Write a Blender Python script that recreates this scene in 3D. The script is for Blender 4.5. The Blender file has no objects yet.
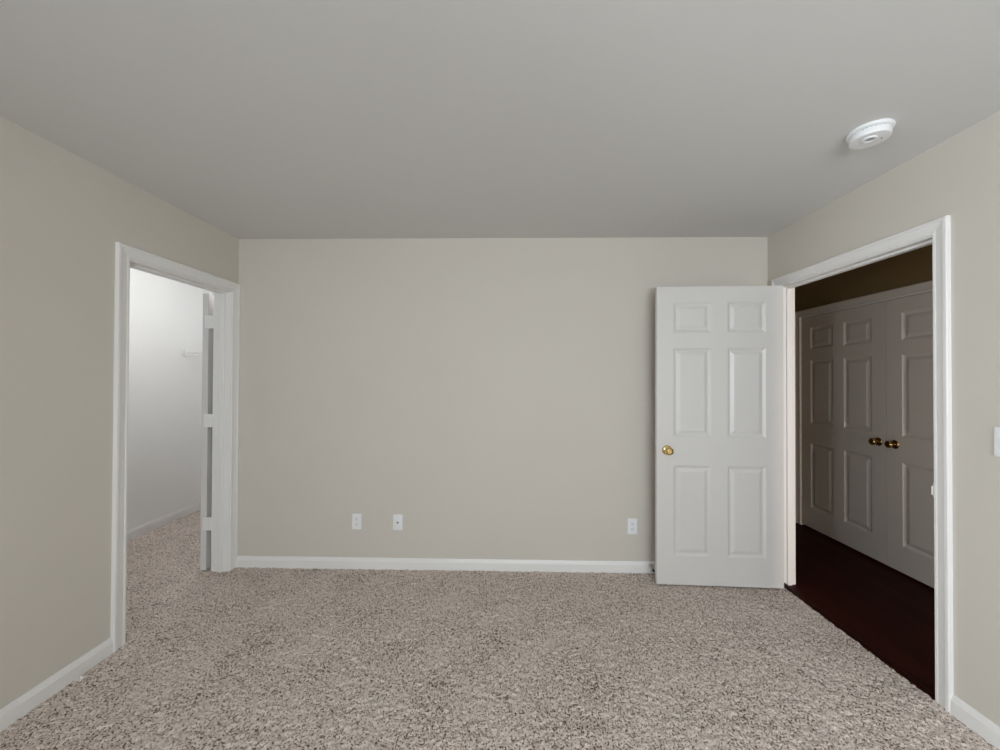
import bpy, bmesh, math, random
import numpy as np
from mathutils import Vector, Matrix

random.seed(7)
SC = bpy.context.scene
COL = SC.collection

# ------------------------------------------------------------------ camera
FPX, YAW, PITCH, ROLL, CAMZ = 375.0, math.radians(1.173), math.radians(0.486), math.radians(0.213), 1.404
cam_data = bpy.data.cameras.new('camera')
cam_data.sensor_fit = 'HORIZONTAL'
cam_data.sensor_width = 36.0
cam_data.lens = FPX * 36.0 / 1000.0
cam_data.clip_start = 0.02
cam = bpy.data.objects.new('camera', cam_data)
COL.objects.link(cam)
_c, _s = math.cos(YAW), math.sin(YAW)
r0 = Vector((_c, _s, 0)); f0 = Vector((-_s, _c, 0)); u0 = Vector((0, 0, 1))
fw = f0 * math.cos(PITCH) + u0 * math.sin(PITCH)
up = u0 * math.cos(PITCH) - f0 * math.sin(PITCH)
rt = r0 * math.cos(ROLL) + up * math.sin(ROLL)
up = up * math.cos(ROLL) - r0 * math.sin(ROLL)
M = Matrix.Identity(4)
for i in range(3):
    M[i][0] = rt[i]; M[i][1] = up[i]; M[i][2] = -fw[i]; M[i][3] = (0, 0, CAMZ)[i]
cam.matrix_world = M
SC.camera = cam

# ------------------------------------------------------------------ light
SC.view_settings.view_transform = 'Standard'
SC.view_settings.look = 'None'
SC.view_settings.gamma = 1.0
SC.view_settings.use_curve_mapping = False
SC.view_settings.exposure = 0.04
SC.cycles.max_bounces = 14
SC.cycles.diffuse_bounces = 10
SC.cycles.glossy_bounces = 4

world = bpy.data.worlds.new('sky')
SC.world = world
world.use_nodes = True
bg = world.node_tree.nodes['Background']
bg.inputs['Color'].default_value = (0.80, 0.90, 1.0, 1)
bg.inputs['Strength'].default_value = 1.0

# room dimensions (metres)
XL, XR, YB, YF, H = -2.020, 1.889, 2.763, -2.20, 2.44
T = 0.125                                   # partition thickness, left
TR_ = 0.095                                 # partition thickness, right
CX, CY0, CY1 = -3.285, 0.90, 4.08           # closet: far side wall, near end, far end
HX, HY0, HY1 = 2.865, -0.90, 3.90           # hall: wall opposite, near end, far end
WZ0, WZ1 = 0.70, 2.10                       # sill and head of the bedroom windows
WX0, WX1 = -0.75, 1.78                       # window in the wall behind the camera
WY0, WY1 = -1.90, -0.30                      # window in the left wall, beside the camera
VX0, VX1, VZ0, VZ1 = 2.10, 2.76, 0.15, 1.35 # unseen window added at the near end of the hall to light its doors

def area_light(name, loc, rot, sx, sy, power, color):
    d = bpy.data.lights.new(name, 'AREA')
    d.shape = 'RECTANGLE'; d.size = sx; d.size_y = sy
    d.energy = power; d.color = color
    o = bpy.data.objects.new(name, d); COL.objects.link(o)
    o.location = loc; o.rotation_euler = rot
    return o
# daylight falling through the windows behind the camera; hall light is added warm fill
DAY = (0.87, 0.94, 1.0)
area_light('front_daylight', ((WX0 + WX1) / 2, YF - 0.13, (WZ0 + WZ1) / 2), (math.radians(90), 0, 0), WX1 - WX0, WZ1 - WZ0, 112.0, DAY)
area_light('side_daylight', (XL - T - 0.03, (WY0 + WY1) / 2, (WZ0 + WZ1) / 2), (math.radians(90), 0, math.radians(-90)), WY1 - WY0, WZ1 - WZ0, 102.0, DAY)
area_light('hall_fill_light', ((VX0 + VX1) / 2, HY0 - 0.13, (VZ0 + VZ1) / 2), (math.radians(90), 0, 0), VX1 - VX0, VZ1 - VZ0, 74.0, (1.0, 0.83, 0.69))

# ------------------------------------------------------------------ materials
def new_mat(name):
    m = bpy.data.materials.new(name); m.use_nodes = True
    nt = m.node_tree
    return m, nt, nt.nodes['Principled BSDF']
def paint(name, col, rough=0.6, bump=0.0, bscale=300.0, spec=0.5, metallic=0.0):
    m, nt, b = new_mat(name)
    tc = nt.nodes.new('ShaderNodeTexCoord')
    n = nt.nodes.new('ShaderNodeTexNoise'); n.inputs['Scale'].default_value = 2.5; n.inputs['Detail'].default_value = 3
    nt.links.new(tc.outputs['Object'], n.inputs['Vector'])
    r = nt.nodes.new('ShaderNodeMapRange')
    r.inputs['To Min'].default_value = 0.985; r.inputs['To Max'].default_value = 1.015
    nt.links.new(n.outputs['Fac'], r.inputs['Value'])
    mx = nt.nodes.new('ShaderNodeVectorMath'); mx.operation = 'SCALE'
    mx.inputs[0].default_value = col
    nt.links.new(r.outputs['Result'], mx.inputs['Scale'])
    nt.links.new(mx.outputs['Vector'], b.inputs['Base Color'])
    b.inputs['Roughness'].default_value = rough
    b.inputs['Specular IOR Level'].default_value = spec
    b.inputs['Metallic'].default_value = metallic
    if bump > 0:
        n2 = nt.nodes.new('ShaderNodeTexNoise'); n2.inputs['Scale'].default_value = bscale
        nt.links.new(tc.outputs['Object'], n2.inputs['Vector'])
        bp = nt.nodes.new('ShaderNodeBump'); bp.inputs['Strength'].default_value = bump; bp.inputs['Distance'].default_value = 0.002
        nt.links.new(n2.outputs['Fac'], bp.inputs['Height'])
        nt.links.new(bp.outputs['Normal'], b.inputs['Normal'])
    return m

M_WALL = paint('beige_wall_paint', (0.60, 0.567, 0.507), 0.75, 0.12, 160, 0.25)
M_WHITE = paint('white_wall_paint', (0.83, 0.83, 0.825), 0.7, 0.1, 160, 0.25)
M_CEIL = paint('ceiling_paint', (0.645, 0.645, 0.635), 0.8, 0.15, 120, 0.2)
M_TRIM = paint('white_trim_paint', (0.785, 0.775, 0.76), 0.38)
M_DOOR = paint('white_door_paint', (0.665, 0.65, 0.63), 0.34)
M_DOOR_SHADED = paint('shaded_door_paint', (0.53, 0.50, 0.455), 0.36)  # door paint darkened and warmed; the hall's dimness is put into the colour
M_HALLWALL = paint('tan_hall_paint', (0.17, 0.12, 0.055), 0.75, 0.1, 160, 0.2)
M_PLASTIC = paint('white_plastic', (0.80, 0.81, 0.82), 0.35)
M_GREYPL = paint('grey_plastic', (0.42, 0.42, 0.43), 0.4)
M_DARK = paint('dark_slot', (0.03, 0.03, 0.03), 0.6)
M_BRASS = paint('polished_brass', (0.78, 0.58, 0.26), 0.16, metallic=1.0)
M_ABRASS = paint('aged_brass', (0.40, 0.27, 0.12), 0.22, metallic=1.0)
M_STEEL = paint('steel', (0.55, 0.54, 0.52), 0.3, metallic=1.0)
M_RUBBER = paint('dark_rubber', (0.05, 0.05, 0.055), 0.6)
M_PAPER = paint('paper', (0.85, 0.80, 0.78), 0.8)
M_SHELF = paint('white_vinyl_wire', (0.80, 0.80, 0.80), 0.4)

def carpet_material():
    m, nt, b = new_mat('taupe_frieze_carpet')
    L = nt.links
    tc = nt.nodes.new('ShaderNodeTexCoord')
    def noise(scale, detail, rough=0.5):
        n = nt.nodes.new('ShaderNodeTexNoise'); n.inputs['Scale'].default_value = scale
        n.inputs['Detail'].default_value = detail; n.inputs['Roughness'].default_value = rough
        L.new(tc.outputs['Object'], n.inputs['Vector']); return n
    fine = noise(126, 2.0, 0.6)
    fleck = noise(160, 1.0, 0.5)
    mott = noise(4.2, 3.0, 0.55)
    # flecked yarn
    ramp = nt.nodes.new('ShaderNodeValToRGB')
    e = ramp.color_ramp.elements
    e[0].position = 0.37; e[0].color = (0.105, 0.070, 0.050, 1)
    e[1].position = 0.54; e[1].color = (0.75, 0.66, 0.60, 1)
    k = e.new(0.45); k.color = (0.63, 0.545, 0.485, 1)
    add = nt.nodes.new('ShaderNodeMath'); add.operation = 'MULTIPLY_ADD'   # fine + (mott-.5)*k
    sub = nt.nodes.new('ShaderNodeMath'); sub.operation = 'SUBTRACT'; sub.inputs[1].default_value = 0.5
    L.new(mott.outputs['Fac'], sub.inputs[0])
    L.new(sub.outputs[0], add.inputs[0]); add.inputs[1].default_value = 0.15
    L.new(fine.outputs['Fac'], add.inputs[2])
    L.new(add.outputs[0], ramp.inputs['Fac'])
    r2 = nt.nodes.new('ShaderNodeMapRange'); r2.inputs['From Min'].default_value = 0.3; r2.inputs['From Max'].default_value = 0.6
    r2.inputs['To Min'].default_value = 0.74; r2.inputs['To Max'].default_value = 1.1
    L.new(fleck.outputs['Fac'], r2.inputs['Value'])
    sc = nt.nodes.new('ShaderNodeVectorMath'); sc.operation = 'SCALE'
    L.new(ramp.outputs['Color'], sc.inputs[0]); L.new(r2.outputs['Result'], sc.inputs['Scale'])
    L.new(sc.outputs['Vector'], b.inputs['Base Color'])
    b.inputs['Roughness'].default_value = 0.95
    b.inputs['Specular IOR Level'].default_value = 0.1
    bp = nt.nodes.new('ShaderNodeBump'); bp.inputs['Strength'].default_value = 0.6; bp.inputs['Distance'].default_value = 0.006
    L.new(fine.outputs['Fac'], bp.inputs['Height']); L.new(bp.outputs['Normal'], b.inputs['Normal'])
    return m
M_CARPET = carpet_material()

def wood_material():
    m, nt, b = new_mat('dark_cherry_plank_floor')
    L = nt.links
    tc = nt.nodes.new('ShaderNodeTexCoord')
    mp = nt.nodes.new('ShaderNodeMapping'); mp.inputs['Rotation'].default_value = (0, 0, math.radians(90))
    L.new(tc.outputs['Object'], mp.inputs['Vector'])
    br = nt.nodes.new('ShaderNodeTexBrick')
    br.inputs['Scale'].default_value = 1.0
    br.inputs['Brick Width'].default_value = 1.1; br.inputs['Row Height'].default_value = 0.09
    br.inputs['Mortar Size'].default_value = 0.0015; br.inputs['Mortar Smooth'].default_value = 0.2
    br.inputs['Color1'].default_value = (0.030, 0.0058, 0.0035, 1)
    br.inputs['Color2'].default_value = (0.020, 0.0038, 0.0024, 1)
    br.inputs['Mortar'].default_value = (0.004, 0.0015, 0.001, 1)
    L.new(mp.outputs['Vector'], br.inputs['Vector'])
    st = nt.nodes.new('ShaderNodeMapping'); st.inputs['Scale'].default_value = (60, 3, 1)
    L.new(tc.outputs['Object'], st.inputs['Vector'])
    n = nt.nodes.new('ShaderNodeTexNoise'); n.inputs['Scale'].default_value = 1.0; n.inputs['Detail'].default_value = 5
    L.new(st.outputs['Vector'], n.inputs['Vector'])
    r = nt.nodes.new('ShaderNodeMapRange'); r.inputs['To Min'].default_value = 0.5; r.inputs['To Max'].default_value = 1.6
    L.new(n.outputs['Fac'], r.inputs['Value'])
    sc = nt.nodes.new('ShaderNodeVectorMath'); sc.operation = 'SCALE'
    L.new(br.outputs['Color'], sc.inputs[0]); L.new(r.outputs['Result'], sc.inputs['Scale'])
    L.new(sc.outputs['Vector'], b.inputs['Base Color'])
    b.inputs['Roughness'].default_value = 0.5
    b.inputs['Specular IOR Level'].default_value = 0.06
    return m
M_WOOD = wood_material()

def glass_material():
    m, nt, b = new_mat('window_glass')
    nt.nodes.remove(b)
    out = nt.nodes['Material Output']
    t = nt.nodes.new('ShaderNodeBsdfTransparent'); g = nt.nodes.new('ShaderNodeBsdfGlossy')
    g.inputs['Roughness'].default_value = 0.02
    fr = nt.nodes.new('ShaderNodeFresnel'); fr.inputs['IOR'].default_value = 1.45
    mx = nt.nodes.new('ShaderNodeMixShader')
    nt.links.new(fr.outputs[0], mx.inputs[0]); nt.links.new(t.outputs[0], mx.inputs[1]); nt.links.new(g.outputs[0], mx.inputs[2])
    nt.links.new(mx.outputs[0], out.inputs['Surface'])
    return m
M_GLASS = glass_material()

def lamp_material():
    m, nt, b = new_mat('frosted_lamp_glass')
    b.inputs['Base Color'].default_value = (0.9, 0.9, 0.88, 1)
    b.inputs['Emission Color'].default_value = (1.0, 0.96, 0.9, 1)
    b.inputs['Emission Strength'].default_value = 5.0
    return m
M_LAMP = lamp_material()

# ------------------------------------------------------------------ helpers
def obj(name, bm, mats, parent=None, smooth=False, loc=None):
    me = bpy.data.meshes.new(name)
    bmesh.ops.recalc_face_normals(bm, faces=bm.faces)
    bm.to_mesh(me); bm.free()
    for m in (mats if isinstance(mats, (list, tuple)) else [mats]):
        me.materials.append(m)
    if smooth:
        for p in me.polygons: p.use_smooth = True
        me.set_sharp_from_angle(angle=math.radians(38))
    o = bpy.data.objects.new(name, me)
    COL.objects.link(o)
    if parent: o.parent = parent
    if loc: o.location = loc
    return o
def tag(o, label=None, cat=None, group=None, kind=None):
    if label: o['label'] = label
    if cat: o['category'] = cat
    if group: o['group'] = group
    if kind: o['kind'] = kind
    return o
def empty(name, loc, rz=0.0):
    o = bpy.data.objects.new(name, None); COL.objects.link(o)
    o.location = loc; o.rotation_euler = (0, 0, rz); o.empty_display_size = 0.1
    return o
def box(bm, x0, x1, y0, y1, z0, z1, bevel=0.0, seg=2, mi=0):
    v = [bm.verts.new((x, y, z)) for x in (x0, x1) for y in (y0, y1) for z in (z0, z1)]
    q = [(0, 1, 3, 2), (4, 6, 7, 5), (0, 4, 5, 1), (2, 3, 7, 6), (0, 2, 6, 4), (1, 5, 7, 3)]
    fs = [bm.faces.new([v[i] for i in f]) for f in q]
    for f in fs: f.material_index = mi
    if bevel > 0:
        es = list({e for f in fs for e in f.edges})
        bmesh.ops.bevel(bm, geom=es, offset=bevel, segments=seg, affect='EDGES', profile=0.5)
def prism(bm, pts, axis, a0, a1):
    def P(p, a):
        return {'x': (a, p[0], p[1]), 'y': (p[0], a, p[1]), 'z': (p[0], p[1], a)}[axis]
    A = [bm.verts.new(P(p, a0)) for p in pts]; B = [bm.verts.new(P(p, a1)) for p in pts]
    bm.faces.new(A); bm.faces.new(B)
    for i in range(len(pts)):
        j = (i + 1) % len(pts)
        bm.faces.new((A[i], A[j], B[j], B[i]))
def lathe(bm, prof, mat=Matrix.Identity(4), n=32, mi=0):
    """revolve (radius, height) pairs about local Z"""
    rings = []
    for r, h in prof:
        if r < 1e-6: rings.append([bm.verts.new(mat @ Vector((0, 0, h)))])
        else: rings.append([bm.verts.new(mat @ Vector((r * math.cos(2 * math.pi * k / n), r * math.sin(2 * math.pi * k / n), h))) for k in range(n)])
    for a, b in zip(rings, rings[1:]):
        for k in range(n):
            l = (k + 1) % n
            vs = [a[k % len(a)], a[l % len(a)], b[l % len(b)], b[k % len(b)]]
            u = []
            for v in vs:
                if v not in u: u.append(v)
            if len(u) >= 3:
                try: bm.faces.new(u).material_index = mi
                except ValueError: pass
def tube(bm, pts, r, n=8):
    pts = [Vector(p) for p in pts]
    rings = []
    for i, p in enumerate(pts):
        d = (pts[min(i + 1, len(pts) - 1)] - pts[max(i - 1, 0)]).normalized()
        a = d.cross(Vector((0, 0, 1)))
        if a.length < 0.05: a = d.cross(Vector((1, 0, 0)))
        a.normalize(); b = d.cross(a)
        rings.append([bm.verts.new(p + a * r * math.cos(2 * math.pi * k / n) + b * r * math.sin(2 * math.pi * k / n)) for k in range(n)])
    for A, B in zip(rings, rings[1:]):
        for k in range(n): bm.faces.new((A[k], A[(k + 1) % n], B[(k + 1) % n], B[k]))
    bm.faces.new(rings[0]); bm.faces.new(rings[-1])
def sweep_u(bm, to3d, s0, s1, zt, zb, prof):
    """mitred frame round an opening s0..s1 up to zt; prof = (outward offset, projection) pairs"""
    cols = []
    for w, t in prof:
        cols.append([bm.verts.new(to3d(s, z, t)) for s, z in ((s0 - w, zb), (s0 - w, zt + w), (s1 + w, zt + w), (s1 + w, zb))])
    n = len(cols)
    for i in range(n):
        A, B = cols[i], cols[(i + 1) % n]
        for k in range(3): bm.faces.new((A[k], A[k + 1], B[k + 1], B[k]))
    bm.faces.new([c[0] for c in cols]); bm.faces.new([c[3] for c in cols])
RX = lambda d: Matrix.Rotation(math.radians(d), 4, 'X')
RY = lambda d: Matrix.Rotation(math.radians(d), 4, 'Y')
RZ = lambda d: Matrix.Rotation(math.radians(d), 4, 'Z')
TR = lambda *a: Matrix.Translation(a)

# ------------------------------------------------------------------ setting: floors
LO0, LO1, LZ = 1.957, 2.690, 2.024          # closet doorway in the left wall (clear opening)
RO0, RO1, RZT = 1.703, 2.635, 2.040         # hall doorway in the right wall
J = 0.02                                    # jamb thickness

def carpet_mesh():
    rng = np.random.default_rng(3)
    st = 0.0058
    X = np.arange(CX - 0.03, XR - 0.006 + st, st); Y = np.arange(YF - 0.02, CY1 + 0.03, st)
    nx, ny = len(X), len(Y)
    a = rng.random((nx, ny)).astype(np.float32)
    def blur(m):
        return (m + np.roll(m, 1, 0) + np.roll(m, -1, 0) + np.roll(m, 1, 1) + np.roll(m, -1, 1)) / 5
    c = blur(rng.random((nx, ny)).astype(np.float32)); c = blur(c)
    z = 0.0050 * (a - 0.5) + 0.018 * (c - 0.5) - 0.005
    jx = (rng.random((nx, ny)) - 0.5) * st * 0.6; jy = (rng.random((nx, ny)) - 0.5) * st * 0.6
    gx, gy = np.meshgrid(X, Y, indexing='ij')
    ins_room = (gx > XL - T - 0.02) & (gx <= XR) & (gy > 0.1) & (gy < YB + 0.03)
    ins_clo = (gx < XL - T + 0.01) & (gy > 1.1)
    keep = ins_room | ins_clo
    cell = keep[:-1, :-1] & keep[1:, :-1] & keep[:-1, 1:] & keep[1:, 1:]
    idx = np.full((nx, ny), -1, dtype=np.int64)
    idx[keep] = np.arange(keep.sum())
    co = np.stack([gx + jx, gy + jy, z], -1)[keep]
    ii, jj = np.nonzero(cell)
    quads = np.stack([idx[ii, jj], idx[ii + 1, jj], idx[ii + 1, jj + 1], idx[ii, jj + 1]], -1)
    nv = len(co)
    # the plain strips nearer than the photograph reaches
    ex, eq = [], []
    for x0, x1, y0, y1 in ((XL - 0.02, XR - 0.006, YF - 0.02, 0.105), (CX - 0.03, XL - T + 0.01, CY0 - 0.02, 1.105)):
        b = nv + len(ex)
        ex += [(x0, y0, 0), (x1, y0, 0), (x1, y1, 0), (x0, y1, 0)]
        eq.append((b, b + 1, b + 2, b + 3))
    co = np.concatenate([co, np.array(ex)]); quads = np.concatenate([quads, np.array(eq)])
    me = bpy.data.meshes.new('floor')
    me.vertices.add(len(co)); me.vertices.foreach_set('co', co.astype(np.float32).ravel())
    me.loops.add(quads.size); me.loops.foreach_set('vertex_index', quads.astype(np.int32).ravel())
    me.polygons.add(len(quads))
    me.polygons.foreach_set('loop_start', np.arange(0, quads.size, 4, dtype=np.int32))
    me.update(calc_edges=True)
    me.polygons.foreach_set('use_smooth', np.ones(len(quads), dtype=bool))
    me.materials.append(M_CARPET)
    return me
fl = bpy.data.objects.new('floor', carpet_mesh()); COL.objects.link(fl)
tag(fl, 'taupe flecked carpet covering the bedroom and closet floor', 'carpet floor', kind='structure')

bm = bmesh.new(); box(bm, XR - 0.004, HX + 0.15, HY0 - 0.1, HY1 + 0.1, -0.06, -0.010)
tag(obj('floor_hall', bm, M_WOOD), 'dark reddish-brown plank floor of the hall beyond the doorway', 'wood floor', kind='structure')
bm = bmesh.new(); prism(bm, [(XR - 0.012, -0.012), (XR - 0.010, 0.003), (XR + 0.004, 0.006), (XR + 0.026, 0.002), (XR + 0.034, -0.012)], 'y', RO0 - 0.0, RO1 + 0.0)
tag(obj('trim_1', bm, M_WOOD), 'dark wood reducer strip where the carpet meets the hall planks', 'threshold', kind='structure')

# ------------------------------------------------------------------ setting: walls and ceilings
def wall_mats(o, test):
    for p in o.data.polygons:
        p.material_index = 1 if test(p) else 0
ZB = -0.04
bm = bmesh.new()
prism(bm, [(WY1, ZB), (LO0 - J, ZB), (LO0 - J, LZ + J), (LO1 + J, LZ + J), (LO1 + J, ZB), (CY1 + 0.1, ZB), (CY1 + 0.1, H), (WY1, H)], 'x', XL - T, XL)
for b in ((YF - 0.1, WY0, ZB, H), (WY0, WY1, ZB, WZ0), (WY0, WY1, WZ1, H)):
    box(bm, XL - T, XL, b[0], b[1], b[2], b[3])
o = obj('wall_left', bm, [M_WALL, M_WHITE])
wall_mats(o, lambda p: p.normal.x < -0.5)
tag(o, 'beige wall on the left with the closet doorway in it', 'wall', kind='structure')
bm = bmesh.new(); box(bm, XL, XR, YB, YB + T, ZB, H)
tag(obj('wall_back', bm, M_WALL), 'wide beige wall facing the camera with three cover plates', 'wall', kind='structure')
bm = bmesh.new()
prism(bm, [(YF - 0.1, ZB), (RO0 - J, ZB), (RO0 - J, RZT + J), (RO1 + J, RZT + J), (RO1 + J, ZB), (HY1 + 0.1, ZB), (HY1 + 0.1, H), (YF - 0.1, H)], 'x', XR, XR + TR_)
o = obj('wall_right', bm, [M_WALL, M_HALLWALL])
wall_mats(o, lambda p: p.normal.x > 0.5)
tag(o, 'beige wall on the right with the hall doorway in it', 'wall', kind='structure')
bm = bmesh.new()                                         # wall behind the camera, with its window opening
for b in ((XL, WX0, ZB, H), (WX1, XR, ZB, H), (WX0, WX1, ZB, WZ0), (WX0, WX1, WZ1, H)):
    box(bm, b[0], b[1], YF - 0.1, YF, b[2], b[3])
tag(obj('wall_front', bm, M_WALL), 'beige wall with the window behind the camera', 'wall', kind='structure')
bm = bmesh.new(); box(bm, XL - T * 0.5, XR + TR_ * 0.5, YF - 0.1, YB + T, H, H + 0.08)
tag(obj('ceiling', bm, M_CEIL), 'smooth pale grey-white bedroom ceiling', 'ceiling', kind='structure')
# closet shell
bm = bmesh.new(); box(bm, CX - 0.1, CX, CY0 - 0.1, CY1 + 0.1, ZB, H)
tag(obj('wall_closet_side', bm, M_WHITE), 'white closet wall seen through the left doorway', 'wall', kind='structure')
bm = bmesh.new(); box(bm, CX, XL - T, CY1, CY1 + 0.1, ZB, H)
tag(obj('wall_closet_end', bm, M_WHITE), 'white end wall of the closet behind the open door', 'wall', kind='structure')
bm = bmesh.new(); box(bm, CX, XL - T, CY0 - 0.1, CY0, ZB, H)
tag(obj('wall_closet_near', bm, M_WHITE), 'white near end wall of the closet', 'wall', kind='structure')
bm = bmesh.new(); box(bm, CX - 0.1, XL - T * 0.5, CY0 - 0.1, CY1 + 0.1, H, H + 0.08)
tag(obj('ceiling_closet', bm, M_WHITE), 'white closet ceiling', 'ceiling', kind='structure')
# hall shell
HD0, HDM, HD1, HDZ = 2.075, 2.899, 3.720, 2.005          # the pair of closet doors in the hall
bm = bmesh.new()
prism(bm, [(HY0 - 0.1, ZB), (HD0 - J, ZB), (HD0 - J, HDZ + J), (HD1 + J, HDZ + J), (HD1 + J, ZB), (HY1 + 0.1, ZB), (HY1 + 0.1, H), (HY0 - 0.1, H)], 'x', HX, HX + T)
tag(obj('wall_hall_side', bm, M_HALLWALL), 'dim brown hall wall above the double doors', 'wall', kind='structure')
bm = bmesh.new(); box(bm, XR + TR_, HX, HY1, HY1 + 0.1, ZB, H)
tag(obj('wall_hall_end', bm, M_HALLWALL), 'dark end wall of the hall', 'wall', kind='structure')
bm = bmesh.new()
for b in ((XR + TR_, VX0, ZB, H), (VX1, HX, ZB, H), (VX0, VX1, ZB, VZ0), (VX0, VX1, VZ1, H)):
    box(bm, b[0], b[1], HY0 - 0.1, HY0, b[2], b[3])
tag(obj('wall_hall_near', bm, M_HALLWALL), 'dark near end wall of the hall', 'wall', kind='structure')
bm = bmesh.new(); box(bm, XR + TR_ * 0.5, HX + T, HY0 - 0.1, HY1 + 0.1, H, H + 0.08)
tag(obj('ceiling_hall', bm, M_CEIL), 'hall ceiling in shadow', 'ceiling', kind='structure')
bm = bmesh.new(); box(bm, HX + T + 0.02, HX + T + 0.05, HD0 - 0.1, HD1 + 0.1, ZB, H)
tag(obj('wall_hall_backing', bm, M_HALLWALL), 'dark space behind the hall double doors', 'wall', kind='structure')

# ------------------------------------------------------------------ windows behind the camera
F = 0.05
def sash_window(name, label, x0, x1, z0, z1, turn=None):
    zm = (z0 + z1) / 2
    bm = bmesh.new()
    for b in ((x0, x0 + F, z0, z1), (x1 - F, x1, z0, z1), (x0 + F, x1 - F, z0, z0 + F), (x0 + F, x1 - F, z1 - F, z1), (x0 + F, x1 - F, zm - 0.025, zm + 0.025)):
        box(bm, b[0], b[1], YF - 0.085, YF - 0.03, b[2], b[3], 0.004)
    w = tag(obj(name, bm, M_TRIM), label, 'window', kind='structure')
    for a, b in ((z0 + F, zm - 0.025), (zm + 0.025, z1 - F)):
        bm = bmesh.new(); box(bm, x0 + F, x1 - F, YF - 0.060, YF - 0.056, a, b); obj('pane', bm, M_GLASS, w)
    bm = bmesh.new(); box(bm, x0 - 0.06, x1 + 0.06, YF - 0.03, YF + 0.05, z0 - 0.025, z0, 0.004); obj('window_sill', bm, M_TRIM, w)
    if turn: w.matrix_world = turn
sash_window('window_1', 'white sash window in the wall behind the camera', WX0, WX1, WZ0, WZ1)
# the same window turned into the left wall: local -y (outside) becomes -x
sash_window('window_2', 'white sash window in the left wall beside the camera', -WY1, -WY0, WZ0, WZ1, TR(XL - YF, 0, 0) @ RZ(-90))
sash_window('hall_fill_window', 'narrow white sash window added unseen at the near end of the hall for fill light', VX0, VX1, VZ0, VZ1, TR(0, HY0 - YF, 0))

# ------------------------------------------------------------------ casings and jambs
CASING = [(0.006, 0), (0.006, 0.008), (0.009, 0.0105), (0.016, 0.0105), (0.020, 0.0085), (0.042, 0.0120), (0.050, 0.0135), (0.053, 0.0175), (0.064, 0.0175), (0.068, 0.0145), (0.068, 0)]
def wall_frame(name, label, to3d, s0, s1, zt, zb, prof, cat, mat=None):
    bm = bmesh.new(); sweep_u(bm, to3d, s0, s1, zt, zb, prof)
    return tag(obj(name, bm, mat or M_TRIM, smooth=False), label, cat, kind='structure')
left_room = lambda s, z, t: (XL + t, s, z)
left_closet = lambda s, z, t: (XL - T - t, s, z)
right_room = lambda s, z, t: (XR - t, s, z)
right_hall = lambda s, z, t: (XR + TR_ + t, s, z)
hall_face = lambda s, z, t: (HX - t, s, z)
def jamb_prof(d0, d1, T):      # stop strip between depths d0 and d1 from the room face
    return [(J, 0.002), (0.001, 0.002), (0, 0.0), (0, -d0), (-0.010, -d0), (-0.011, -d0 - 0.002), (-0.011, -d1 + 0.002), (-0.010, -d1), (0, -d1), (0, -T), (0.001, -T - 0.002), (J, -T - 0.002)]
wall_frame('trim_2', 'white moulded casing round the left closet doorway', left_room, LO0, LO1, LZ, -0.03, [(w * 1.10, t) for w, t in CASING], 'door casing')
wall_frame('trim_3', 'white jamb with stop strip lining the left closet doorway', left_room, LO0, LO1, LZ, -0.03, jamb_prof(0.040, 0.076, T), 'door jamb')
wall_frame('trim_4', 'white casing on the closet side of the left doorway', left_closet, LO0, LO1, LZ, -0.03, CASING, 'door casing')
wall_frame('trim_5', 'white moulded casing round the right hall doorway', right_room, RO0, RO1, RZT, -0.03, CASING, 'door casing')
jr = wall_frame('trim_6', 'white jamb with stop strip lining the right hall doorway', right_room, RO0, RO1, RZT, -0.03, jamb_prof(0.038, 0.068, TR_), 'door jamb')
wall_frame('trim_7', 'white casing on the hall side of the right doorway', right_hall, RO0, RO1, RZT, -0.03, CASING, 'door casing')
wall_frame('trim_8', 'dim casing round the hall double doors', hall_face, HD0, HD1, HDZ, -0.03, CASING, 'door casing', M_DOOR_SHADED)  # takes the shade-darkened door paint so its bright edge looks dim
wall_frame('trim_9', 'jamb lining the hall double doors', hall_face, HD0, HD1, HDZ, -0.01, [(J, 0.001), (0, 0.001), (0, -0.06), (-0.01, -0.06), (-0.01, -T), (J, -T)], 'door jamb')
# strike plate on the near jamb of the hall doorway
bm = bmesh.new()
box(bm, XR - 0.004, XR + 0.034, RO0 - 0.001, RO0 + 0.0008, 0.885, 0.945, 0.0006, 1)
prism(bm, [(XR - 0.003, RO0 - 0.0002), (XR - 0.010, RO0 + 0.0014), (XR - 0.0095, RO0 + 0.0026), (XR - 0.002, RO0 + 0.0008)], 'z', 0.895, 0.935)
obj('strike_plate', bm, M_TRIM, jr)

# ------------------------------------------------------------------ baseboards
BH = 0.076
BPROF = [(0, -0.02), (0.014, -0.02), (0.014, 0.051), (0.0125, 0.054), (0.0105, 0.062), (0.0075, 0.070), (0.0045, BH), (0, BH)]
def baseboard(name, label, fixed, axis, sign, a0, a1):
    bm = bmesh.new()
    pts = [(fixed + sign * d, z) for d, z in BPROF]
    prism(bm, pts, axis, a0, a1)
    tag(obj(name, bm, M_TRIM), label, 'baseboard', kind='structure')
baseboard('baseboard_left', 'white baseboard along the left beige wall', XL, 'y', 1, YF, LO0 - 0.0748)
baseboard('baseboard_back', 'white baseboard along the back wall under the cover plates', YB, 'x', -1, XL + 0.001, XR)
baseboard('baseboard_right', 'white baseboard along the right wall beside the hall doorway', XR, 'y', -1, YF, RO0 - 0.068)
baseboard('baseboard_right_corner', 'short white baseboard behind the open door', XR, 'y', -1, RO1 + 0.068, YB - 0.014)
baseboard('baseboard_front', 'white baseboard under the window behind the camera', YF, 'x', 1, XL + 0.014, XR - 0.014)
baseboard('baseboard_closet_side', 'white baseboard along the closet wall', CX, 'y', 1, CY0, CY1)
baseboard('baseboard_closet_end', 'white baseboard on the closet end wall', CY1, 'x', -1, CX + 0.014, XL - T)
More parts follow.
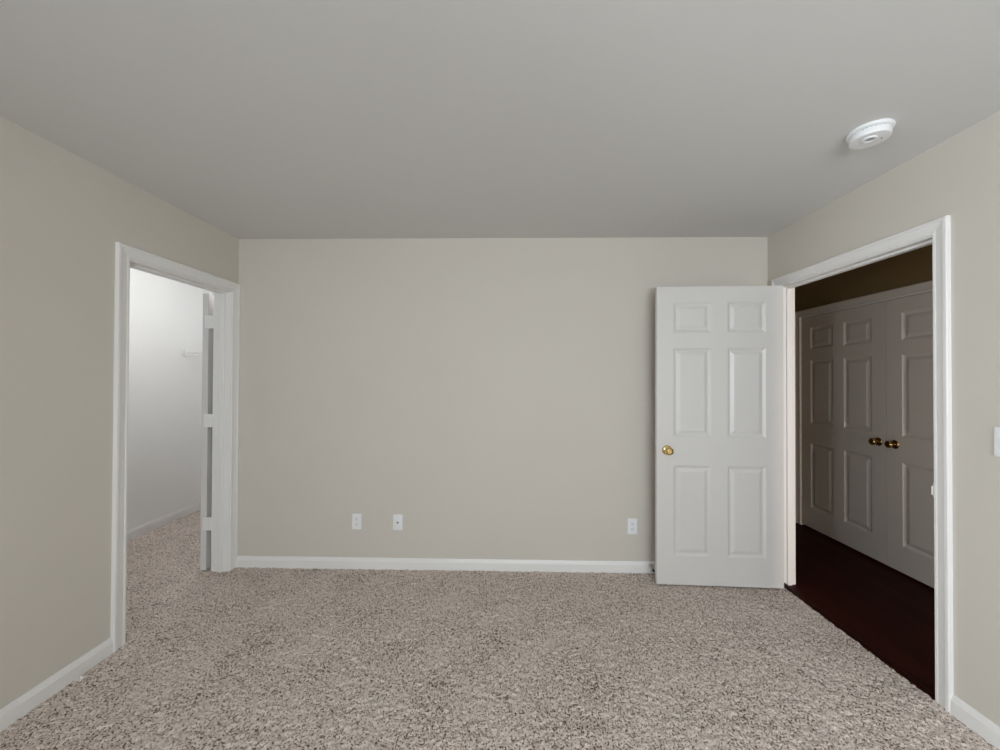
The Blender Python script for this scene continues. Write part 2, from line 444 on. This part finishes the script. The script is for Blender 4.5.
baseboard('baseboard_hall_end', 'white baseboard on the hall end wall', HY1, 'x', -1, XR + TR_, HX)
baseboard('baseboard_hall_side', 'white baseboard between hall doors and end wall', HX, 'y', -1, HD1 + 0.068, HY1 - 0.014)

# ------------------------------------------------------------------ six-panel doors
def six_panel_leaf(W, Z0, Z1, TH, stile=0.112, mull=0.106):
    """leaf in local space: x 0..W from the hinge edge, y -TH/2..TH/2, moulded panels on both faces"""
    pw = (W - 2 * stile - mull) / 2
    xs = [0, stile, stile + pw, stile + pw + mull, W - stile, W]
    S = (Z1 - Z0) / 2.015
    zs = [Z0 + S * k for k in (0, 0.192, 0.804, 0.996, 1.598, 1.703, 1.906, 2.015)]
    bm = bmesh.new()
    RINGS = [(0.0, 0.0), (0.002, 0.0018), (0.017, 0.0095), (0.020, 0.0100), (0.023, 0.0095), (0.044, 0.0014), (0.047, 0.0010)]
    for sgn in (-1, 1):
        y = sgn * TH / 2
        V = {}
        def vert(x, z, d=0.0):
            k = (round(x, 5), round(z, 5), round(d, 5))
            if k not in V: V[k] = bm.verts.new((x, y - sgn * d, z))
            return V[k]
        for i in range(5):
            for j in range(7):
                x0, x1, z0, z1 = xs[i], xs[i + 1], zs[j], zs[j + 1]
                if i in (1, 3) and j in (1, 3, 5):
                    prev = None
                    for ins, d in RINGS:
                        ring = [vert(x0 + ins, z0 + ins, d), vert(x1 - ins, z0 + ins, d), vert(x1 - ins, z1 - ins, d), vert(x0 + ins, z1 - ins, d)]
                        if prev:
                            for k in range(4): bm.faces.new((prev[k], prev[(k + 1) % 4], ring[(k + 1) % 4], ring[k]))
                        prev = ring
                    bm.faces.new(prev)
                else:
                    bm.faces.new((vert(x0, z0), vert(x1, z0), vert(x1, z1), vert(x0, z1)))
    h = TH / 2
    def strip(a, b, c, d): bm.faces.new([bm.verts.new(p) for p in (a, b, c, d)])
    for x in (0, W): strip((x, -h, Z0), (x, h, Z0), (x, h, Z1), (x, -h, Z1))
    for z in (Z0, Z1): strip((0, -h, z), (W, -h, z), (W, h, z), (0, h, z))
    bmesh.ops.remove_doubles(bm, verts=bm.verts, dist=1e-5)
    bmesh.ops.dissolve_degenerate(bm, dist=1e-6, edges=bm.edges)
    return bm
KNOB = [(0, 0.0), (0.0325, 0.0), (0.0325, 0.003), (0.030, 0.006), (0.022, 0.009), (0.0125, 0.011), (0.011, 0.016), (0.011, 0.024), (0.0145, 0.029),
        (0.021, 0.033), (0.0258, 0.039), (0.0272, 0.046), (0.0255, 0.053), (0.021, 0.058), (0.014, 0.0605), (0.0135, 0.0590), (0.006, 0.0590), (0, 0.0590)]
def knob(parent, x, z, y, sgn, mat, label=None):
    bm = bmesh.new(); lathe(bm, KNOB[:7], TR(x, y, z) @ RX(90 if sgn < 0 else -90), 36)
    k = obj('knob', (lambda b: (lathe(b, KNOB[5:], TR(x, y, z) @ RX(90 if sgn < 0 else -90), 36), b)[1])(bmesh.new()), mat, parent, smooth=True)
    obj('rosette', bm, mat, k, smooth=True)
    if label: k['label'] = label
    return k
def hinge(parent, px, py, z, half=0.045, leaf=None, mat=M_TRIM, label=None):
    bm = bmesh.new()
    for k in range(3):
        z0 = z - half + k * 2 * half / 3
        lathe(bm, [(0, z0 + 0.0006), (0.0062, z0 + 0.0006), (0.0062, z0 + 2 * half / 3 - 0.0006), (0, z0 + 2 * half / 3 - 0.0006)], TR(px, py, 0), 16)
    for s in (-1, 1):
        lathe(bm, [(0, s * 0.004), (0.0042, s * 0.003), (0.0052, 0), (0, 0)], TR(px, py, z + s * half), 16)
    for x0, x1, y0, y1 in leaf or ():
        box(bm, x0, x1, y0, y1, z - half, z + half, 0.0005, 1)
    h = obj('hinge', bm, mat, parent, smooth=True)
    if label: h['label'] = label
    return h

# --- bedroom door, swung open against the back wall
DW, DT = 0.832, 0.035
ang = math.radians(180 - 2.2)
d1 = obj('door_1', six_panel_leaf(DW, 0.006, 2.034, DT), M_DOOR)
d1.location = (1.852, 2.574, 0); d1.rotation_euler = (0, 0, ang)
tag(d1, 'white six-panel bedroom door standing open in front of the back wall', 'door', kind='structure')
# local +y now faces the camera
knob(d1, DW - 0.068, 0.918, DT / 2, 1, M_BRASS, 'polished brass door knob')
knob(d1, DW - 0.068, 0.918, -DT / 2, -1, M_BRASS)
bm = bmesh.new(); box(bm, DW - 0.0005, DW + 0.0015, -0.0125, 0.0125, 0.890, 0.946, 0.0005, 1)
lp = obj('latch_plate', bm, M_STEEL, d1)
bm = bmesh.new(); prism(bm, [(DW + 0.0015, -0.006), (DW + 0.010, 0.005), (DW + 0.010, 0.007), (DW + 0.0015, 0.007)], 'z', 0.910, 0.928)
obj('latch_bolt', bm, M_STEEL, lp)
for z in (0.26, 1.06, 1.82):
    hinge(d1, -0.010, -DT / 2 - 0.003, z, leaf=((-0.012, 0.0, -DT / 2 - 0.003, -DT / 2 + 0.001), (-0.0015, 0.0005, -DT / 2, DT / 2 - 0.006)), mat=M_TRIM)

# --- the double doors across the hall
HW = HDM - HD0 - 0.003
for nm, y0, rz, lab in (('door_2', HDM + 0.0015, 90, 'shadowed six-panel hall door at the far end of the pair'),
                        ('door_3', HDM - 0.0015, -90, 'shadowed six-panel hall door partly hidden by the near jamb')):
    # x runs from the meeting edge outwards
    d = obj(nm, six_panel_leaf(HW - 0.002, 0.004, HDZ - 0.004, 0.035), M_DOOR_SHADED)
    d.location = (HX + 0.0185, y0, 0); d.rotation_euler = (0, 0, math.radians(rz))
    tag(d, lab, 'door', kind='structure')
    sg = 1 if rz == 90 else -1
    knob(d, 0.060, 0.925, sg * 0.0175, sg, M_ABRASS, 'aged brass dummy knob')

# --- closet door, folded right back along the closet side of the left wall
ct = obj('door_4', six_panel_leaf(0.745, 0.002, 2.015, 0.041), M_DOOR)
ct.location = (-2.208, 2.692, 0); ct.rotation_euler = (0, 0, math.radians(93.0))
tag(ct, 'white closet door folded back so that only its hinge edge shows', 'door', kind='structure')
for z in (0.336, 1.087, 1.808):
    hinge(ct, 0.001, -0.040, z, 0.047, leaf=((-0.002, 0.0006, -0.040, 0.004), (-0.0025, 0.0000, -0.072, -0.040)), mat=M_TRIM, label='white painted hinge')
knob(ct, 0.745 - 0.068, 0.918, 0.018, 1, M_BRASS)

# ------------------------------------------------------------------ smoke detector
sd = tag(empty('smoke_detector', (1.503, 1.583, H)), 'round white smoke detector on the ceiling above the hall doorway', 'smoke detector')
bm = bmesh.new(); lathe(bm, [(0, 0), (0.0735, 0), (0.0745, -0.003), (0.0735, -0.010), (0.070, -0.0125), (0, -0.0125)], n=64)
obj('base_plate', bm, M_PLASTIC, sd, smooth=True)
bm = bmesh.new()
lathe(bm, [(0, -0.0125), (0.0600, -0.0125), (0.0600, -0.0160), (0.0650, -0.0165), (0.0660, -0.0185), (0.0648, -0.0385), (0.0636, -0.0405), (0.0600, -0.0412), (0.0300, -0.0425), (0, -0.0430)], n=64)
for k in range(28):
    a = 2 * math.pi * k / 28
    m = RZ(math.degrees(a))
    vs = [m @ Vector(p) for p in ((0.0603, -0.004, -0.0130), (0.0603, 0.004, -0.0130), (0.0603, 0.004, -0.0162), (0.0603, -0.004, -0.0162))]
    f = bm.faces.new([bm.verts.new(v) for v in vs]); f.material_index = 1
bd = obj('body', bm, [M_PLASTIC, M_DARK], sd, smooth=True)
bm = bmesh.new()
lathe(bm, [(0.0160, -0.0400), (0.0160, -0.0465), (0.0180, -0.0475), (0.0215, -0.0475), (0.0230, -0.0460), (0.0230, -0.0400)], TR(-0.012, -0.012, 0), 40)
obj('button_ring', bm, M_PLASTIC, sd, smooth=True)
bm = bmesh.new(); lathe(bm, [(0, -0.0400), (0.0145, -0.0400), (0.0140, -0.0445), (0.0100, -0.0452), (0, -0.0450)], TR(-0.012, -0.012, 0), 32)
obj('test_button', bm, M_GREYPL, sd, smooth=True)
bm = bmesh.new(); lathe(bm, [(0, -0.0400), (0.0025, -0.0400), (0.0025, -0.0435), (0, -0.0445)], TR(0.030, -0.018, 0), 16)
obj('indicator_light', bm, M_DARK, sd, smooth=True)

# ------------------------------------------------------------------ cover plates on the walls (local: x across, -y out of the wall, z up)
def rounded_rect(w, h, r, n=5):
    pts = []
    for cx, cz, a0 in ((w / 2 - r, h / 2 - r, 0), (-w / 2 + r, h / 2 - r, 90), (-w / 2 + r, -h / 2 + r, 180), (w / 2 - r, -h / 2 + r, 270)):
        for k in range(n + 1):
            a = math.radians(a0 + 90 * k / n); pts.append((cx + r * math.cos(a), cz + r * math.sin(a)))
    return pts
def plate_bm(w=0.070, h=0.1145):
    bm = bmesh.new()
    rings = []
    for ins, d in ((0, 0.0005), (0, 0.003), (0.0015, 0.0052), (0.005, 0.0062)):
        rings.append([bm.verts.new((x, -d, z)) for x, z in rounded_rect(w - 2 * ins, h - 2 * ins, 0.005)])
    n = len(rings[0])
    for A, B in zip(rings, rings[1:]):
        for k in range(n): bm.faces.new((A[k], A[(k + 1) % n], B[(k + 1) % n], B[k]))
    bm.faces.new(rings[0]); bm.faces.new(rings[-1])
    return bm
def screw(parent, x, z, d=0.0062):
    bm = bmesh.new()
    lathe(bm, [(0, -0.001), (0.0032, -0.001), (0.0030, 0.0008), (0.0018, 0.0014), (0, 0.0015)], TR(x, -d, z) @ RX(90), 16)
    box(bm, x - 0.0026, x + 0.0026, -d - 0.0017, -d - 0.0012, z - 0.0004, z + 0.0004, mi=1)
    return obj('screw', bm, [M_PLASTIC, M_DARK], parent, smooth=True)
def duplex(name, loc, label, rz=0.0):
    t = tag(empty(name, loc, rz), label, 'outlet', 'duplex outlets on the back wall')
    obj('cover_plate', plate_bm(), M_PLASTIC, t, smooth=True)
    for s in (-1, 1):
        bm = bmesh.new()
        zc = s * 0.0195
        pts = [p for p in ((-0.0165, -0.0085), (-0.0110, -0.0135), (0.0110, -0.0135), (0.0165, -0.0085), (0.0165, 0.0085), (0.0110, 0.0135), (-0.0110, 0.0135), (-0.0165, 0.0085))]
        prism(bm, [(x, zc + z) for x, z in pts], 'y', -0.0082, -0.004)
        r = obj('receptacle', bm, M_PLASTIC, t)
        bm = bmesh.new()
        box(bm, -0.0075, -0.0052, -0.0086, -0.0080, zc - 0.001, zc + 0.0075)
        box(bm, 0.0052, 0.0075, -0.0086, -0.0080, zc + 0.0005, zc + 0.0075)
        lathe(bm, [(0, 0), (0.0026, 0), (0.0026, 0.0005), (0, 0.0005)], TR(0, -0.0081, zc - 0.0068) @ RX(90), 16)
        obj('slots', bm, M_DARK, r)
    screw(t, 0, 0)
    return t
duplex('wall_outlet', (-1.112, YB, 0.341), 'white duplex outlet low on the back wall, left of the cable jack plate')
duplex('wall_outlet.001', (0.912, YB, 0.329), 'white duplex outlet low on the back wall beside the open door')
jk = tag(empty('cable_jack', (-0.806, YB, 0.338)), 'white cover plate with one small round cable jack at its middle', 'cable jack')
obj('cover_plate', plate_bm(), M_PLASTIC, jk, smooth=True)
bm = bmesh.new()
lathe(bm, [(0, 0.004), (0.0095, 0.004), (0.0095, 0.0075), (0.0080, 0.0085), (0.0062, 0.0085)], TR(0, 0, 0) @ RX(90), 6)
lathe(bm, [(0.0062, 0.0085), (0.0058, 0.0150), (0.0042, 0.0152), (0.0042, 0.0100), (0, 0.0100)], RX(90), 24)
jc = obj('jack_socket', bm, M_STEEL, jk, smooth=True)
bm = bmesh.new(); lathe(bm, [(0, 0.0101), (0.0041, 0.0101), (0.0041, 0.0125), (0.0010, 0.0128), (0, 0.0128)], RX(90), 20)
obj('socket_core', bm, M_DARK, jc, smooth=True)
screw(jk, 0, 0.042); screw(jk, 0, -0.042)

# light switch at the right edge of the photograph, on the right wall
ls = tag(empty('light_switch', (XR, 1.460, 1.166), math.radians(90)), 'white toggle light switch on the right wall beside the hall doorway', 'light switch')
ls.rotation_euler = (0, 0, math.radians(-90))
obj('cover_plate', plate_bm(), M_PLASTIC, ls, smooth=True)
bm = bmesh.new(); box(bm, -0.0050, 0.0050, -0.0070, -0.0040, -0.0120, 0.0120, 0.0004, 1)
prism(bm, [(-0.006, -0.003), (-0.019, 0.0045), (-0.019, 0.0095), (-0.006, 0.0060)], 'x', -0.0038, 0.0038)
obj('toggle', bm, M_PLASTIC, ls)
screw(ls, 0, 0.030); screw(ls, 0, -0.030)

# ------------------------------------------------------------------ spring door stop on the back baseboard, behind the open door's edge
ds = tag(empty('door_stop', (1.035, YB - 0.014, 0.048)), 'small spring door stop on the back baseboard at the open door edge', 'door stop')
bm = bmesh.new(); lathe(bm, [(0, 0), (0.0110, 0), (0.0105, 0.004), (0.0070, 0.007), (0.0045, 0.010), (0, 0.010)], RX(90), 24)
obj('mounting_base', bm, M_STEEL, ds, smooth=True)
bm = bmesh.new()
tube(bm, [(0.0058 * math.cos(a), -0.008 - 0.052 * a / (2 * math.pi * 14), 0.0058 * math.sin(a)) for a in [2 * math.pi * k / 12 for k in range(14 * 12 + 1)]], 0.0013, 6)
obj('spring', bm, M_STEEL, ds, smooth=True)
bm = bmesh.new(); lathe(bm, [(0, 0.058), (0.0080, 0.058), (0.0090, 0.061), (0.0090, 0.070), (0.0070, 0.074), (0, 0.075)], RX(90), 24)
obj('rubber_tip', bm, M_RUBBER, ds, smooth=True)

# ------------------------------------------------------------------ wire shelf across the closet's far end
ws = tag(empty('wire_shelf', (CX, CY1, 1.660)), 'white wire shelf across the closet end, its bracket on the white wall', 'shelf')
SW = XL - T - CX; SD = 0.325
bm = bmesh.new()
for x in [0.012 + k * 0.0254 for k in range(int((SW - 0.02) / 0.0254) + 1)]:
    tube(bm, [(x, -0.008, 0), (x, -SD, 0), (x, -SD - 0.003, -0.004), (x, -SD - 0.003, -0.030)], 0.0014, 6)
obj('deck_wires', bm, M_SHELF, ws, smooth=True)
bm = bmesh.new()
for y, z in ((-0.012, -0.0025), (-SD * 0.5, -0.0025), (-SD, -0.0025), (-SD - 0.003, -0.031)):
    tube(bm, [(0.004, y, z), (SW - 0.004, y, z)], 0.0028, 8)
obj('rails', bm, M_SHELF, ws, smooth=True)
for x0, x1, s in ((0.0005, 0.016, 1), (SW - 0.016, SW - 0.0005, -1)):
    bm = bmesh.new()
    box(bm, x0, x1, -SD - 0.028, -SD + 0.022, -0.040, 0.014, 0.003)
    box(bm, x0 + 0.004 * s, x1 + 0.004 * s, -SD - 0.012, -SD + 0.010, -0.046, -0.030, 0.002)
    obj('end_bracket', bm, M_SHELF, ws, smooth=True)

# ------------------------------------------------------------------ closet ceiling lamp (lights the closet; hidden by the door header)
cl = tag(empty('ceiling_lamp', (-2.34, 3.05, H)), 'round frosted flush lamp on the closet ceiling', 'ceiling lamp')
bm = bmesh.new(); lathe(bm, [(0, 0), (0.125, 0), (0.125, -0.018), (0.118, -0.022), (0, -0.022)], n=48)
obj('base', bm, M_TRIM, cl, smooth=True)
bm = bmesh.new(); lathe(bm, [(0.112, -0.022), (0.112, -0.035), (0.100, -0.062), (0.070, -0.084), (0.030, -0.094), (0, -0.096)], n=48)
obj('lamp_shade', bm, M_LAMP, cl, smooth=True)
pl = bpy.data.lights.new('closet_bulb', 'POINT'); pl.energy = 11.0; pl.color = (0.97, 0.985, 1.0); pl.shadow_soft_size = 0.09
po = bpy.data.objects.new('closet_bulb', pl); COL.objects.link(po); po.location = (-2.34, 3.05, H - 0.16)

# ------------------------------------------------------------------ torn scrap of paper against the left baseboard
bm = bmesh.new()
n = 7
g = [[None] * n for _ in range(n)]
for i in range(n):
    for j in range(n):
        u, v = i / (n - 1) - 0.5, j / (n - 1) - 0.5
        g[i][j] = bm.verts.new((u * 0.030 + random.uniform(-.001, .001), v * 0.022 * (1.2 - u) + random.uniform(-.001, .001),
                                0.010 * abs(u) * 2 + 0.008 * v * v * 4 + 0.004 * math.sin(9 * u + 5 * v) + random.uniform(-.001, .001)))
for i in range(n - 1):
    for j in range(n - 1):
        if (i, j) in ((0, 0), (n - 2, n - 2), (0, n - 2)): continue
        bm.faces.new((g[i][j], g[i + 1][j], g[i + 1][j + 1], g[i][j + 1]))
ps = obj('paper_scrap', bm, M_PAPER, loc=(-1.950, 1.690, 0.010))
ps.rotation_euler = (0, 0, 0.5)
sol = ps.modifiers.new('thickness', 'SOLIDIFY'); sol.thickness = 0.0008
tag(ps, 'tiny torn white scrap on the carpet against the left baseboard', 'paper scrap')
